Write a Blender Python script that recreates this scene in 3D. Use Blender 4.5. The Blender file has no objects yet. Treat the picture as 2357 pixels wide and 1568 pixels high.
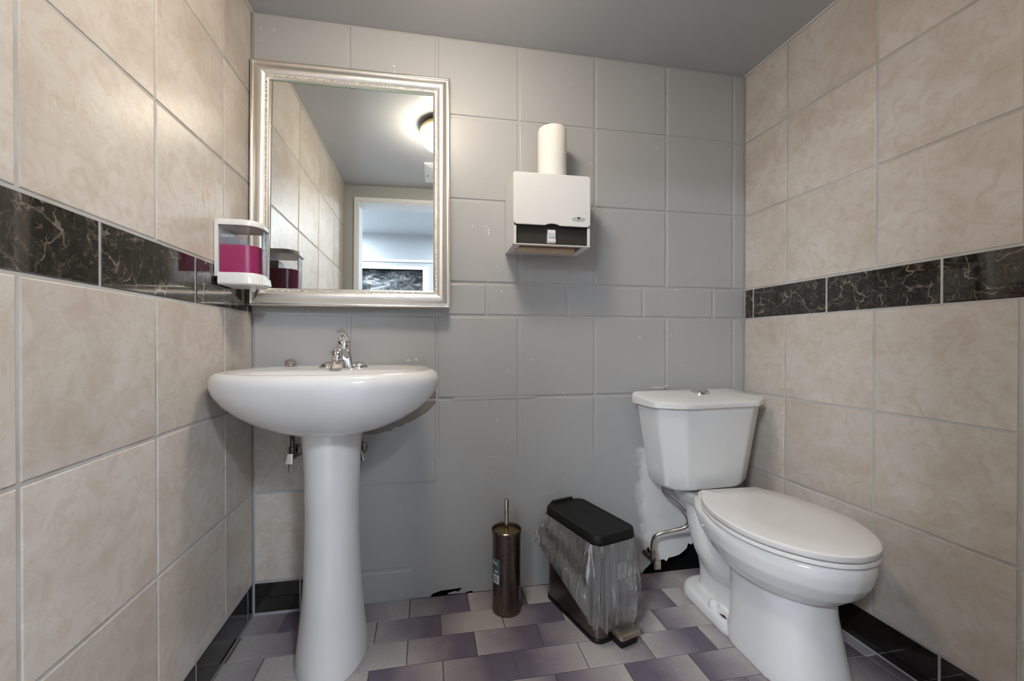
import bpy, math, random
from mathutils import Vector, Matrix
random.seed(7)
PI = math.pi
sc = bpy.context.scene
COL = sc.collection

# ------------------------------------------------------------------ camera
K = .305 / .33
CAM = (.6208 * K, -1.622 * K, 1.0006 * K)
cam_d = bpy.data.cameras.new('camera'); cam = bpy.data.objects.new('camera', cam_d); COL.objects.link(cam)
cam.location = CAM
cam.rotation_euler = (PI / 2 - .0052, 0, -.1778)
cam_d.sensor_width = 36; cam_d.lens = 36 * 937.92 / 2357
cam_d.shift_x = (1178.5 - 1146.85) / 2357; cam_d.shift_y = (793.95 - 784) / 2357
cam_d.clip_start = .01
sc.camera = cam
# ------------------------------------------------------------------ world, exposure, light levels
wd = bpy.data.worlds.new('world'); sc.world = wd; wd.use_nodes = True
wd.node_tree.nodes['Background'].inputs[0].default_value = (.75, .85, 1, 1)
wd.node_tree.nodes['Background'].inputs[1].default_value = .4
sc.view_settings.view_transform = 'Standard'; sc.view_settings.look = 'None'
sc.view_settings.exposure = 1.25; sc.view_settings.gamma = 1; sc.view_settings.use_curve_mapping = False
LAMP_STRENGTH = 28.0          # warm dome lamp on the bathroom ceiling
HALL_STRENGTH = 82.0          # cool fill panels added on the hall ceiling, out of the mirror's view
sc.cycles.use_denoising = True
sc.cycles.caustics_reflective = False; sc.cycles.caustics_refractive = False
sc.cycles.sample_clamp_indirect = 8; sc.cycles.max_bounces = 10
sc.cycles.transparent_max_bounces = 16

# ------------------------------------------------------------------ dimensions
W = 2.0477 * K; H = 2.2043 * K; S = .305
ZB = .118 * K; ZD = ZB + S; ZC = ZB + 2 * S; ZAB = ZB + 3 * S; ZAT = ZAB + .1314 * K; ZA = ZAT + S; ZBB = ZAT + 2 * S
YD = -1.355                    # inner face of the wall with the door

# ------------------------------------------------------------------ materials
MATS = {}
def newmat(name):
    m = bpy.data.materials.new(name); m.use_nodes = True; MATS[name] = m
    nt = m.node_tree; return m, nt, nt.nodes['Principled BSDF']
def nd(nt, t, **kw):
    n = nt.nodes.new(t)
    for k, v in kw.items():
        if k.startswith('i_'):
            key = k[2:]; n.inputs[int(key) if key.isdigit() else key].default_value = v
        else: setattr(n, k, v)
    return n
def lk(nt, a, b): nt.links.new(a, b)
def math_n(nt, op, a, b=None, c=None):
    n = nt.nodes.new('ShaderNodeMath'); n.operation = op
    for i, v in enumerate((a, b, c)):
        if v is None: continue
        if isinstance(v, (int, float)): n.inputs[i].default_value = v
        else: lk(nt, v, n.inputs[i])
    return n.outputs[0]
def mix_c(nt, f, a, b):
    n = nt.nodes.new('ShaderNodeMix'); n.data_type = 'RGBA'
    for s, v in ((n.inputs[0], f), (n.inputs[6], a), (n.inputs[7], b)):
        if isinstance(v, (int, float)): s.default_value = v
        elif isinstance(v, tuple): s.default_value = (*v, 1)
        else: lk(nt, v, s)
    return n.outputs[2]
def ramp(nt, fac, stops):
    r = nt.nodes.new('ShaderNodeValToRGB'); e = r.color_ramp.elements
    while len(e) < len(stops): e.new(.5)
    for el, (p, c) in zip(e, stops):
        el.position = p; el.color = (*c, 1) if isinstance(c, tuple) else (c, c, c, 1)
    lk(nt, fac, r.inputs[0]); return r.outputs[0]
def noise(nt, vec, scale, detail=3, rough=.5, dist=0):
    n = nd(nt, 'ShaderNodeTexNoise'); n.inputs['Scale'].default_value = scale; n.inputs['Detail'].default_value = detail
    n.inputs['Roughness'].default_value = rough; n.inputs['Distortion'].default_value = dist
    if vec is not None: lk(nt, vec, n.inputs['Vector'])
    return n.outputs['Fac']
def bump(nt, bs, h, strength, dist=.002):
    b = nd(nt, 'ShaderNodeBump'); b.inputs['Strength'].default_value = strength; b.inputs['Distance'].default_value = dist
    lk(nt, h, b.inputs['Height']); lk(nt, b.outputs[0], bs.inputs['Normal'])
def rnd_vec(nt, k=13.0):
    tc = nd(nt, 'ShaderNodeTexCoord'); oi = nd(nt, 'ShaderNodeObjectInfo')
    a = nd(nt, 'ShaderNodeVectorMath', operation='ADD')
    s = nd(nt, 'ShaderNodeCombineXYZ')
    for i, q in enumerate((k, k * 1.7, k * .6)): lk(nt, math_n(nt, 'MULTIPLY', oi.outputs['Random'], q), s.inputs[i])
    lk(nt, tc.outputs['Object'], a.inputs[0]); lk(nt, s.outputs[0], a.inputs[1])
    return a.outputs[0], oi.outputs['Random'], tc
def plain(name, col, rough=.4, metal=0, spec=.5, coat=0, bumps=None):
    m, nt, b = newmat(name)
    b.inputs['Base Color'].default_value = (*col, 1); b.inputs['Roughness'].default_value = rough
    b.inputs['Metallic'].default_value = metal; b.inputs['Specular IOR Level'].default_value = spec
    b.inputs['Coat Weight'].default_value = coat
    # every surface gets a little procedural variation
    tc = nd(nt, 'ShaderNodeTexCoord')
    f = noise(nt, tc.outputs['Object'], 9, 3)
    lk(nt, mix_c(nt, f, tuple(c * .95 for c in col), tuple(min(1, c * 1.04) for c in col)), b.inputs['Base Color'])
    if bumps: bump(nt, b, noise(nt, tc.outputs['Object'], bumps[0], 2), bumps[1], bumps[2])
    return m

def tile_nodes(nt, b):
    v, r, tc = rnd_vec(nt)
    n1 = noise(nt, v, 5, 5, .6, .6); n2 = noise(nt, v, 22, 6, .65, 1.2); n3 = noise(nt, v, 70, 4, .6, .4)
    base = ramp(nt, n1, [(.32, (.52, .455, .395)), (.5, (.60, .545, .49)), (.7, (.66, .615, .57))])
    mott = ramp(nt, n2, [(.36, 1.0), (.54, 0.0)])
    pit = ramp(nt, noise(nt, v, 95, 5, .7, .8), [(.30, 1.0), (.43, 0.0)])
    c = mix_c(nt, math_n(nt, 'MULTIPLY', mott, .46), base, (.47, .375, .29))
    c = mix_c(nt, math_n(nt, 'MULTIPLY', pit, .38), c, (.40, .315, .245))
    lite = ramp(nt, n3, [(.55, 0.0), (.72, 1.0)])
    c = mix_c(nt, math_n(nt, 'MULTIPLY', lite, .22), c, (.72, .68, .63))
    tint = math_n(nt, 'MULTIPLY_ADD', r, .10, .95)
    h = nd(nt, 'ShaderNodeHueSaturation'); lk(nt, tint, h.inputs['Value']); lk(nt, c, h.inputs['Color'])
    hh = math_n(nt, 'ADD', math_n(nt, 'MULTIPLY', n3, .6), n2)
    return h.outputs[0], hh
def m_tile():
    m, nt, b = newmat('cream_stone_tile')
    c, hh = tile_nodes(nt, b)
    g = nd(nt, 'ShaderNodeNewGeometry'); pos = g.outputs['Position']
    dv = nd(nt, 'ShaderNodeVectorMath', operation='DISTANCE'); lk(nt, pos, dv.inputs[0]); dv.inputs[1].default_value = (0, -.285, 1.30)
    near = ramp(nt, dv.outputs['Value'], [(.03, 1.0), (.085, 0.0)])
    mp = nd(nt, 'ShaderNodeMapping'); mp.inputs['Scale'].default_value = (1, 1, .45); lk(nt, pos, mp.inputs[0])
    blot = ramp(nt, noise(nt, mp.outputs[0], 55, 3, .6), [(.53, 0.0), (.62, 1.0)])
    c = mix_c(nt, math_n(nt, 'MULTIPLY', math_n(nt, 'MULTIPLY', near, blot), .6), c, (.52, .30, .10))
    big = ramp(nt, noise(nt, pos, 1.7, 4, .6), [(.48, 0.0), (.72, 1.0)])
    c = mix_c(nt, math_n(nt, 'MULTIPLY', big, .28), c, (.46, .36, .27))
    lk(nt, c, b.inputs['Base Color'])
    b.inputs['Roughness'].default_value = .37; b.inputs['Specular IOR Level'].default_value = .42
    bump(nt, b, hh, .24, .0018); return m
def m_black(name='black_marble_tile', vs=.6, cl1=(.06, .048, .037)):
    m, nt, b = newmat(name)
    v, r, tc = rnd_vec(nt)
    n0 = noise(nt, v, 9, 4, .6); warp = nd(nt, 'ShaderNodeVectorMath', operation='MULTIPLY_ADD')
    lk(nt, v, warp.inputs[2]); cx = nd(nt, 'ShaderNodeCombineXYZ'); lk(nt, n0, cx.inputs[0]); lk(nt, noise(nt, v, 12, 4), cx.inputs[2])
    lk(nt, cx.outputs[0], warp.inputs[0]); warp.inputs[1].default_value = (.16, .16, .16)
    vo = nd(nt, 'ShaderNodeTexVoronoi', feature='DISTANCE_TO_EDGE'); vo.inputs['Scale'].default_value = 16; lk(nt, warp.outputs[0], vo.inputs['Vector'])
    vein = ramp(nt, vo.outputs['Distance'], [(0.0, 1.0), (.045, 0.0)])
    patch = ramp(nt, noise(nt, v, 24, 4), [(.44, 0.0), (.60, 1.0)])
    vo2 = nd(nt, 'ShaderNodeTexVoronoi', feature='DISTANCE_TO_EDGE'); vo2.inputs['Scale'].default_value = 42; lk(nt, warp.outputs[0], vo2.inputs['Vector'])
    v2 = ramp(nt, vo2.outputs['Distance'], [(0.0, 1.0), (.05, 0.0)]); p2 = ramp(nt, noise(nt, v, 33, 4), [(.46, 0.0), (.62, 1.0)])
    f = math_n(nt, 'MAXIMUM', math_n(nt, 'MULTIPLY', vein, patch), math_n(nt, 'MULTIPLY', math_n(nt, 'MULTIPLY', v2, p2), .55))
    cl = ramp(nt, noise(nt, v, 40, 5, .7, 1.5), [(.45, (.012, .010, .0085)), (.75, cl1)])
    lk(nt, mix_c(nt, math_n(nt, 'MULTIPLY', f, vs), cl, (.36, .30, .24)), b.inputs['Base Color'])
    b.inputs['Roughness'].default_value = .045; b.inputs['Specular IOR Level'].default_value = .75
    bump(nt, b, noise(nt, v, 14, 2), .04, .001); return m
def paint_nodes(nt, b, col):
    g = nd(nt, 'ShaderNodeNewGeometry')
    n = noise(nt, g.outputs['Position'], 3, 4)
    c = mix_c(nt, n, tuple(x * .95 for x in col), tuple(x * 1.05 for x in col))
    return c, g
def m_paint(name, col, rough=.34, mask=False):
    m, nt, b = newmat(name)
    c, g = paint_nodes(nt, b, col)
    pos = g.outputs['Position']
    fine = noise(nt, pos, 210, 2); wob = noise(nt, pos, 24, 3)
    h = math_n(nt, 'ADD', math_n(nt, 'MULTIPLY', fine, .35), wob)
    if mask:                   # the tiles around the foot of the wash basin were never painted; its shadow is tinted in
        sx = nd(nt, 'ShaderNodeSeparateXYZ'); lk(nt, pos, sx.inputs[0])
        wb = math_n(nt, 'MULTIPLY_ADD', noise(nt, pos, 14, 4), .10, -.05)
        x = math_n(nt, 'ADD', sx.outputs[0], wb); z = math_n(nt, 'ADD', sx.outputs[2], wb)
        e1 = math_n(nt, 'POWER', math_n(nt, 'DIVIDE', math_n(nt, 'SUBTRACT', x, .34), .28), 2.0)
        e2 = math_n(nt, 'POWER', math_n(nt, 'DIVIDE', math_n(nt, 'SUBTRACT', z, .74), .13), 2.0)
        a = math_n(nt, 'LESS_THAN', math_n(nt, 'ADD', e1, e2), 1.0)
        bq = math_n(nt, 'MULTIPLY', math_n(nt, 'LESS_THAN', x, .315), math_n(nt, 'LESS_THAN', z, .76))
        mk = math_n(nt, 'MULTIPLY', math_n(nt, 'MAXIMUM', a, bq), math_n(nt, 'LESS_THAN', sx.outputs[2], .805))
        tcx, hh = tile_nodes(nt, b)
        c = mix_c(nt, mk, c, tcx)
        c = mix_c(nt, math_n(nt, 'MULTIPLY', math_n(nt, 'MULTIPLY', a, .85), math_n(nt, 'LESS_THAN', sx.outputs[2], .805)), c, (.15, .115, .09))   # basin's shadow painted in as a brown ellipse over paint and bare tile
        # small chips in the paint
        chip = ramp(nt, noise(nt, pos, 46, 1), [(.775, 0.0), (.785, 1.0)])
        c = mix_c(nt, math_n(nt, 'MULTIPLY', chip, .7), c, (.7, .66, .6))
    lk(nt, c, b.inputs['Base Color'])
    b.inputs['Roughness'].default_value = rough; b.inputs['Specular IOR Level'].default_value = .4
    bump(nt, b, h, .14, .0016); return m
def m_grout(name, c0, c1):
    m, nt, b = newmat(name); g = nd(nt, 'ShaderNodeNewGeometry')
    f = ramp(nt, noise(nt, g.outputs['Position'], 5, 4, .6), [(.4, c0), (.66, c1)])
    lk(nt, f, b.inputs['Base Color']); b.inputs['Roughness'].default_value = .85; return m
def m_floor():
    m, nt, b = newmat('lilac_floor_tile')
    v, r, tc = rnd_vec(nt)
    sx = nd(nt, 'ShaderNodeSeparateXYZ'); lk(nt, tc.outputs['Object'], sx.inputs[0])
    flip = math_n(nt, 'MULTIPLY_ADD', math_n(nt, 'GREATER_THAN', math_n(nt, 'FRACT', math_n(nt, 'MULTIPLY', r, 7.31)), .66), -2.0, 1.0)
    g = math_n(nt, 'MULTIPLY', math_n(nt, 'MULTIPLY', sx.outputs[0], flip), 4.9)
    g = math_n(nt, 'ADD', g, math_n(nt, 'MULTIPLY_ADD', math_n(nt, 'FRACT', math_n(nt, 'MULTIPLY', r, 23.7)), .75, .08))
    g = math_n(nt, 'ADD', g, math_n(nt, 'MULTIPLY_ADD', noise(nt, v, 12, 3), .4, -.2))
    c = ramp(nt, g, [(.12, (.44, .405, .39)), (.5, (.30, .262, .282)), (.95, (.135, .112, .150))])
    sp = ramp(nt, noise(nt, v, 260, 2), [(.35, .90), (.7, 1.07)])
    mm = nd(nt, 'ShaderNodeMix', data_type='RGBA', blend_type='MULTIPLY'); mm.inputs[0].default_value = 1
    lk(nt, c, mm.inputs[6]); lk(nt, sp, mm.inputs[7])
    st = ramp(nt, noise(nt, v, 30, 2, .4), [(.76, 0.0), (.79, 1.0)])
    lk(nt, mix_c(nt, math_n(nt, 'MULTIPLY', st, .75), mm.outputs[2], (.10, .085, .06)), b.inputs['Base Color'])
    b.inputs['Roughness'].default_value = .26; b.inputs['Specular IOR Level'].default_value = .45
    bump(nt, b, noise(nt, v, 60, 3), .08, .0012); return m
def m_ribbed():
    m, nt, b = newmat('ribbed_champagne_metal')
    b.inputs['Base Color'].default_value = (.80, .745, .68, 1); b.inputs['Metallic'].default_value = 1; b.inputs['Roughness'].default_value = .40
    tc = nd(nt, 'ShaderNodeTexCoord')
    wv = nd(nt, 'ShaderNodeTexWave', bands_direction='X'); wv.inputs['Scale'].default_value = 105; wv.inputs['Distortion'].default_value = .12; wv.inputs['Detail'].default_value = 1
    lk(nt, tc.outputs['Object'], wv.inputs['Vector'])
    bump(nt, b, wv.outputs['Fac'], .22, .0010)
    lk(nt, mix_c(nt, wv.outputs['Fac'], (.86, .83, .79), (.95, .92, .88)), b.inputs['Base Color']); return m
def m_hammered():
    m, nt, b = newmat('hammered_bronze')
    b.inputs['Base Color'].default_value = (.16, .115, .085, 1); b.inputs['Metallic'].default_value = 1; b.inputs['Roughness'].default_value = .24
    tc = nd(nt, 'ShaderNodeTexCoord')
    vo = nd(nt, 'ShaderNodeTexVoronoi', feature='SMOOTH_F1'); vo.inputs['Scale'].default_value = 95; lk(nt, tc.outputs['Object'], vo.inputs['Vector'])
    bump(nt, b, vo.outputs['Distance'], .35, .002)
    lk(nt, mix_c(nt, noise(nt, tc.outputs['Object'], 12, 4), (.11, .092, .078), (.23, .195, .168)), b.inputs['Base Color']); return m
def m_steel(name, c0, c1, rough, sc_=(6, 6, 60)):
    m, nt, b = newmat(name); b.inputs['Metallic'].default_value = 1; b.inputs['Roughness'].default_value = rough
    tc = nd(nt, 'ShaderNodeTexCoord'); mp = nd(nt, 'ShaderNodeMapping'); mp.inputs['Scale'].default_value = sc_
    lk(nt, tc.outputs['Object'], mp.inputs[0])
    lk(nt, mix_c(nt, noise(nt, mp.outputs[0], 1.5, 4), c0, c1), b.inputs['Base Color']); return m
def m_emit(name, col, st):
    m, nt, b = newmat(name)
    b.inputs['Base Color'].default_value = (.9, .88, .84, 1); b.inputs['Roughness'].default_value = .3
    b.inputs['Emission Color'].default_value = (*col, 1); b.inputs['Emission Strength'].default_value = st
    tc = nd(nt, 'ShaderNodeTexCoord')
    f = noise(nt, tc.outputs['Object'], 4, 2)
    lk(nt, mix_c(nt, f, tuple(c * .98 for c in col), col), b.inputs['Emission Color']); return m
def m_clear(name, tint, gloss, white, bumps=None, rough=.06):
    """thin clear plastic: see-through, with a glossy skin and a little milky haze"""
    m, nt, b = newmat(name); nt.nodes.remove(b); out = nt.nodes['Material Output']
    t = nd(nt, 'ShaderNodeBsdfTransparent'); t.inputs[0].default_value = (*tint, 1)
    g = nd(nt, 'ShaderNodeBsdfGlossy'); g.inputs['Roughness'].default_value = rough
    d = nd(nt, 'ShaderNodeBsdfDiffuse'); d.inputs[0].default_value = (.9, .9, .9, 1)
    fr = nd(nt, 'ShaderNodeFresnel'); fr.inputs[0].default_value = 1.45
    m1 = nd(nt, 'ShaderNodeMixShader'); m2 = nd(nt, 'ShaderNodeMixShader')
    tc = nd(nt, 'ShaderNodeTexCoord')
    if bumps:
        mp = nd(nt, 'ShaderNodeMapping'); mp.inputs['Scale'].default_value = (2.2, 1.5, .22); mp.inputs['Rotation'].default_value = (.55, .25, 0)
        lk(nt, tc.outputs['Object'], mp.inputs[0])
        hn = noise(nt, mp.outputs[0], bumps[0], 4, .6, 1.4)
        bp = nd(nt, 'ShaderNodeBump'); bp.inputs['Strength'].default_value = bumps[1]; bp.inputs['Distance'].default_value = bumps[2]; lk(nt, hn, bp.inputs['Height'])
        for s in (g, d, fr): lk(nt, bp.outputs[0], s.inputs['Normal'])
        wv = ramp(nt, hn, [(.46, .75), (.60, 1.0), (.66, 2.4)])
        lk(nt, math_n(nt, 'MULTIPLY', wv, white), m1.inputs[0])
    else:
        lk(nt, math_n(nt, 'MULTIPLY', noise(nt, tc.outputs['Object'], 20, 2), white * 2), m1.inputs[0])
    lk(nt, t.outputs[0], m1.inputs[1]); lk(nt, d.outputs[0], m1.inputs[2])
    lk(nt, math_n(nt, 'MINIMUM', math_n(nt, 'MULTIPLY', fr.outputs[0], gloss), 1.0), m2.inputs[0])
    lk(nt, m1.outputs[0], m2.inputs[1]); lk(nt, g.outputs[0], m2.inputs[2]); lk(nt, m2.outputs[0], out.inputs[0])
    return m

TILE = m_tile(); BLACK = m_black(); BLACKS = m_black('black_skirting_tile', .04, (.016, .014, .012)); FLOORT = m_floor()
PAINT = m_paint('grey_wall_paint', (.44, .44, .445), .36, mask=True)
PAINTP = m_paint('grey_joint_paint', (.45, .45, .455), .4)
DOORWALL = m_paint('grey_door_wall_paint', (.40, .41, .405), .36)
CEILP = m_paint('grey_ceiling_paint', (.47, .475, .49), .24)
GROUT = m_grout('wall_grout', (.50, .50, .50), (.40, .375, .34))
GROUTF = m_grout('floor_grout', (.10, .085, .07), (.17, .15, .13))
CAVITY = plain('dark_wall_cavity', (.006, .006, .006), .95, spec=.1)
def m_plaster():
    m, nt, b = newmat('bare_white_plaster'); g = nd(nt, 'ShaderNodeNewGeometry'); pos = g.outputs['Position']
    sx = nd(nt, 'ShaderNodeSeparateXYZ'); lk(nt, pos, sx.inputs[0])
    w = math_n(nt, 'MULTIPLY_ADD', noise(nt, pos, 16, 5, .6), .10, -.05)
    tx = math_n(nt, 'MULTIPLY_ADD', sx.outputs[2], -.06, 1.438)      # the edge leans to the left going up
    f = ramp(nt, math_n(nt, 'MULTIPLY_ADD', math_n(nt, 'SUBTRACT', math_n(nt, 'ADD', sx.outputs[0], w), tx), 16, .5), [(.25, 0.0), (.75, 1.0)])
    f2 = ramp(nt, math_n(nt, 'MULTIPLY_ADD', math_n(nt, 'SUBTRACT', .505, math_n(nt, 'ADD', sx.outputs[2], w)), 22, .5), [(.3, 0.0), (.7, 1.0)])
    wh = mix_c(nt, noise(nt, pos, 20, 4), (.74, .745, .74), (.84, .84, .83))
    lk(nt, mix_c(nt, math_n(nt, 'MULTIPLY', f, f2), (.44, .44, .445), wh), b.inputs['Base Color'])
    b.inputs['Roughness'].default_value = .6; bump(nt, b, noise(nt, pos, 30, 4), .3, .003); return m
PLASTER = m_plaster()
PORC = plain('white_porcelain', (.745, .745, .745), .09, spec=.55)
SEATM = plain('white_seat_plastic', (.78, .755, .74), .26)
WHITE = plain('white_enamel', (.76, .76, .765), .24)
WPLAS = plain('white_plastic', (.80, .80, .79), .22)
PAPERW = plain('white_paper', (.80, .78, .75), .85)
KRAFT = plain('brown_paper_towel', (.52, .40, .28), .9)
KRAFTD = plain('brown_card', (.27, .155, .06), .85)
BLKP = plain('black_plastic', (.005, .005, .005), .5, spec=.3, bumps=(160, .15, .0008))
BLKV = plain('dark_interior', (.025, .023, .019), .6, bumps=(300, .3, .0006))
CHROME = m_steel('chrome', (.78, .78, .78), (.88, .88, .88), .07)
NICKEL = m_steel('worn_nickel', (.42, .38, .33), (.60, .56, .50), .22)
DARKM = m_steel('dark_metal', (.10, .085, .07), (.2, .17, .14), .3)
BRASS = m_steel('brass', (.85, .66, .36), (.93, .76, .48), .5)
RIB = m_ribbed(); HAMMER = m_hammered()
CHAMP = m_steel('champagne_metal', (.86, .81, .74), (.94, .90, .84), .22)
BRONZE = m_steel('brown_steel', (.13, .108, .095), (.21, .18, .16), .28, (8, 8, 8))
PEDALM = m_steel('pedal_steel', (.42, .36, .29), (.55, .48, .4), .30)
MIRROR = m_steel('mirror_silver', (.87, .905, .895), (.88, .915, .905), 0.0)
GLASSEDGE = plain('green_glass_edge', (.30, .42, .36), .1)
TRIMW = plain('white_trim_paint', (.76, .77, .79), .35)
HALLW = plain('hall_white_paint', (.42, .44, .46), .6)
HALLF = plain('hall_floor', (.58, .57, .56), .5)
LAMPM = m_emit('lamp_glass', (1.0, .88, .71), LAMP_STRENGTH)
HALLM = m_emit('hall_fill_panel', (.84, .92, 1.0), HALL_STRENGTH)
TANKCL = m_clear('clear_soap_tank', (.96, .96, .96), .9, .012)
BAG = m_clear('clear_plastic_bag', (.97, .97, .97), 2.6, .19, (13, 1.0, .02), .06)
PINK = plain('pink_soap', (.62, .008, .17), .3)
SOAPG = plain('grey_brown_stone', (.22, .18, .15), .35)
STICK = plain('teal_sticker', (.075, .125, .14), .45)
STICKW = plain('white_sticker', (.72, .72, .70), .5)
INK = plain('black_ink', (.015, .015, .018), .5)
EMBS = plain('emblem_silver', (.42, .45, .50), .4)
EMBL = plain('emblem_pale', (.56, .60, .66), .4)
RUST = plain('rust_stain', (.045, .025, .012), .8)
CAULK = plain('white_caulk', (.62, .61, .58), .7)
def m_window():
    m, nt, b = newmat('streaked_dark_glass'); tc = nd(nt, 'ShaderNodeTexCoord')
    mp = nd(nt, 'ShaderNodeMapping'); mp.inputs['Scale'].default_value = (1, 1, 2.6); lk(nt, tc.outputs['Object'], mp.inputs[0])
    n = noise(nt, mp.outputs[0], 9, 5, .65, 1)
    mp2 = nd(nt, 'ShaderNodeMapping'); mp2.inputs['Scale'].default_value = (9, 1, .8); lk(nt, tc.outputs['Object'], mp2.inputs[0])
    s = ramp(nt, noise(nt, mp2.outputs[0], 5, 2, .5, .6), [(.68, 0.0), (.73, 1.0)])
    c = ramp(nt, n, [(.38, (.02, .022, .024)), (.52, (.10, .105, .11)), (.66, (.34, .35, .37))])
    lk(nt, mix_c(nt, math_n(nt, 'MULTIPLY', s, .8), c, (.75, .76, .78)), b.inputs['Base Color'])  # mottled dark pane with pale streaks
    b.inputs['Roughness'].default_value = .15; return m
WINM = m_window()

# ------------------------------------------------------------------ mesh helpers
class MB:
    def __init__(s): s.v = []; s.f = []
    def add(s, vs, fs):
        o = len(s.v); s.v += [tuple(v) for v in vs]; s.f += [tuple(i + o for i in f) for f in fs]; return s
    def box(s, x0, x1, y0, y1, z0, z1):
        return s.add([(x0,y0,z0),(x1,y0,z0),(x1,y1,z0),(x0,y1,z0),(x0,y0,z1),(x1,y0,z1),(x1,y1,z1),(x0,y1,z1)],
                     [(0,3,2,1),(4,5,6,7),(0,1,5,4),(1,2,6,5),(2,3,7,6),(3,0,4,7)])
    def loft(s, rings, cap0=True, cap1=True, closed=True):
        n = len(rings[0]); vs = [p for r in rings for p in r]; fs = []
        for i in range(len(rings) - 1):
            for j in range(n if closed else n - 1):
                k = (j + 1) % n
                fs.append((i*n + j, i*n + k, (i+1)*n + k, (i+1)*n + j))
        if cap0: fs.append(tuple(reversed(range(n))))
        if cap1: fs.append(tuple(range((len(rings)-1)*n, len(rings)*n)))
        return s.add(vs, fs)
    def prism_xz(s, poly, y0, y1):             # polygon in x,z extruded along y
        return s.loft([[(x, y1, z) for x, z in poly], [(x, y0, z) for x, z in poly]])
    def lathe(s, prof, c=(0, 0, 0), n=32, cap0=True, cap1=True):
        return s.loft([[(c[0] + r*math.cos(2*PI*j/n), c[1] + r*math.sin(2*PI*j/n), c[2] + z) for j in range(n)] for r, z in prof], cap0, cap1)
    def tube(s, path, rad, n=12):
        P = [Vector(p) for p in path]; rings = []; up = Vector((0, 0, 1)); nrm = None
        for i, p in enumerate(P):
            t = (P[min(i+1, len(P)-1)] - P[max(i-1, 0)]).normalized()
            if nrm is None:
                nrm = t.cross(up if abs(t.z) < .9 else Vector((1, 0, 0))).normalized()
            else: nrm = (nrm - t * nrm.dot(t)).normalized()
            b = t.cross(nrm); r = rad[i] if isinstance(rad, (list, tuple)) else rad
            rings.append([tuple(p + (nrm*math.cos(2*PI*j/n) + b*math.sin(2*PI*j/n)) * r) for j in range(n)])
        return s.loft(rings)
    def ellipsoid(s, c, r, n=20, m=10, zmin=-1.0):
        rings = []
        for i in range(1, m):
            a = -PI/2 + PI*i/m
            z = max(math.sin(a), zmin)
            rings.append([(c[0]+r[0]*math.cos(a)*math.cos(2*PI*j/n), c[1]+r[1]*math.cos(a)*math.sin(2*PI*j/n), c[2]+r[2]*z) for j in range(n)])
        return s.loft(rings)
    def xf(s, M): s.v = [tuple(M @ Vector(v)) for v in s.v]; return s
    def mesh(s, name, mat, smooth=None):
        me = bpy.data.meshes.new(name); me.from_pydata(s.v, [], s.f); me.update()
        import bmesh
        bm = bmesh.new(); bm.from_mesh(me); bmesh.ops.recalc_face_normals(bm, faces=bm.faces); bm.to_mesh(me); bm.free()
        for m in (mat if isinstance(mat, (list, tuple)) else [mat]): me.materials.append(m)
        if smooth is not None:
            for p in me.polygons: p.use_smooth = True
            me.set_sharp_from_angle(angle=math.radians(smooth))
        return me
    def build(s, name, mat, parent=None, smooth=None, loc=None, rot=None):
        return link(name, s.mesh(name, mat, smooth), parent, loc, rot)
def link(name, me, parent=None, loc=None, rot=None):
    o = bpy.data.objects.new(name, me); COL.objects.link(o)
    if parent: o.parent = parent
    if loc: o.location = loc
    if rot: o.rotation_euler = rot
    return o
def tag(o, label, cat, group=None, kind=None):
    o['label'] = label
    if cat: o['category'] = cat
    if group: o['group'] = group
    if kind: o['kind'] = kind
    return o
def empty(name, loc, label, cat, rot=(0, 0, 0), group=None):
    o = bpy.data.objects.new(name, None); COL.objects.link(o); o.location = loc; o.rotation_euler = rot
    o.empty_display_size = .05
    return tag(o, label, cat, group)
def catmull(pts, n=8):
    P = [Vector(p) for p in pts]; out = []
    for i in range(len(P) - 1):
        p0, p1, p2, p3 = P[max(i-1, 0)], P[i], P[i+1], P[min(i+2, len(P)-1)]
        for k in range(n):
            t = k / n
            out.append(.5 * ((2*p1) + (-p0+p2)*t + (2*p0-5*p1+4*p2-p3)*t*t + (-p0+3*p1-3*p2+p3)*t**3))
    out.append(P[-1]); return [tuple(p) for p in out]
def rrect(cx, cy, hx, hy, r, z, n=6):
    out = []
    for qx, qy, a0 in ((1, 1, 0), (-1, 1, PI/2), (-1, -1, PI), (1, -1, 1.5*PI)):
        for i in range(n + 1):
            a = a0 + PI/2*i/n
            out.append((cx + qx*(hx-r) + r*math.cos(a), cy + qy*(hy-r) + r*math.sin(a), z))
    return out
def rrect2(cx, cz, hx, hz, r, n=5):
    return [(p[0], p[1]) for p in rrect(cx, cz, hx, hz, r, 0, n)]

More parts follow.
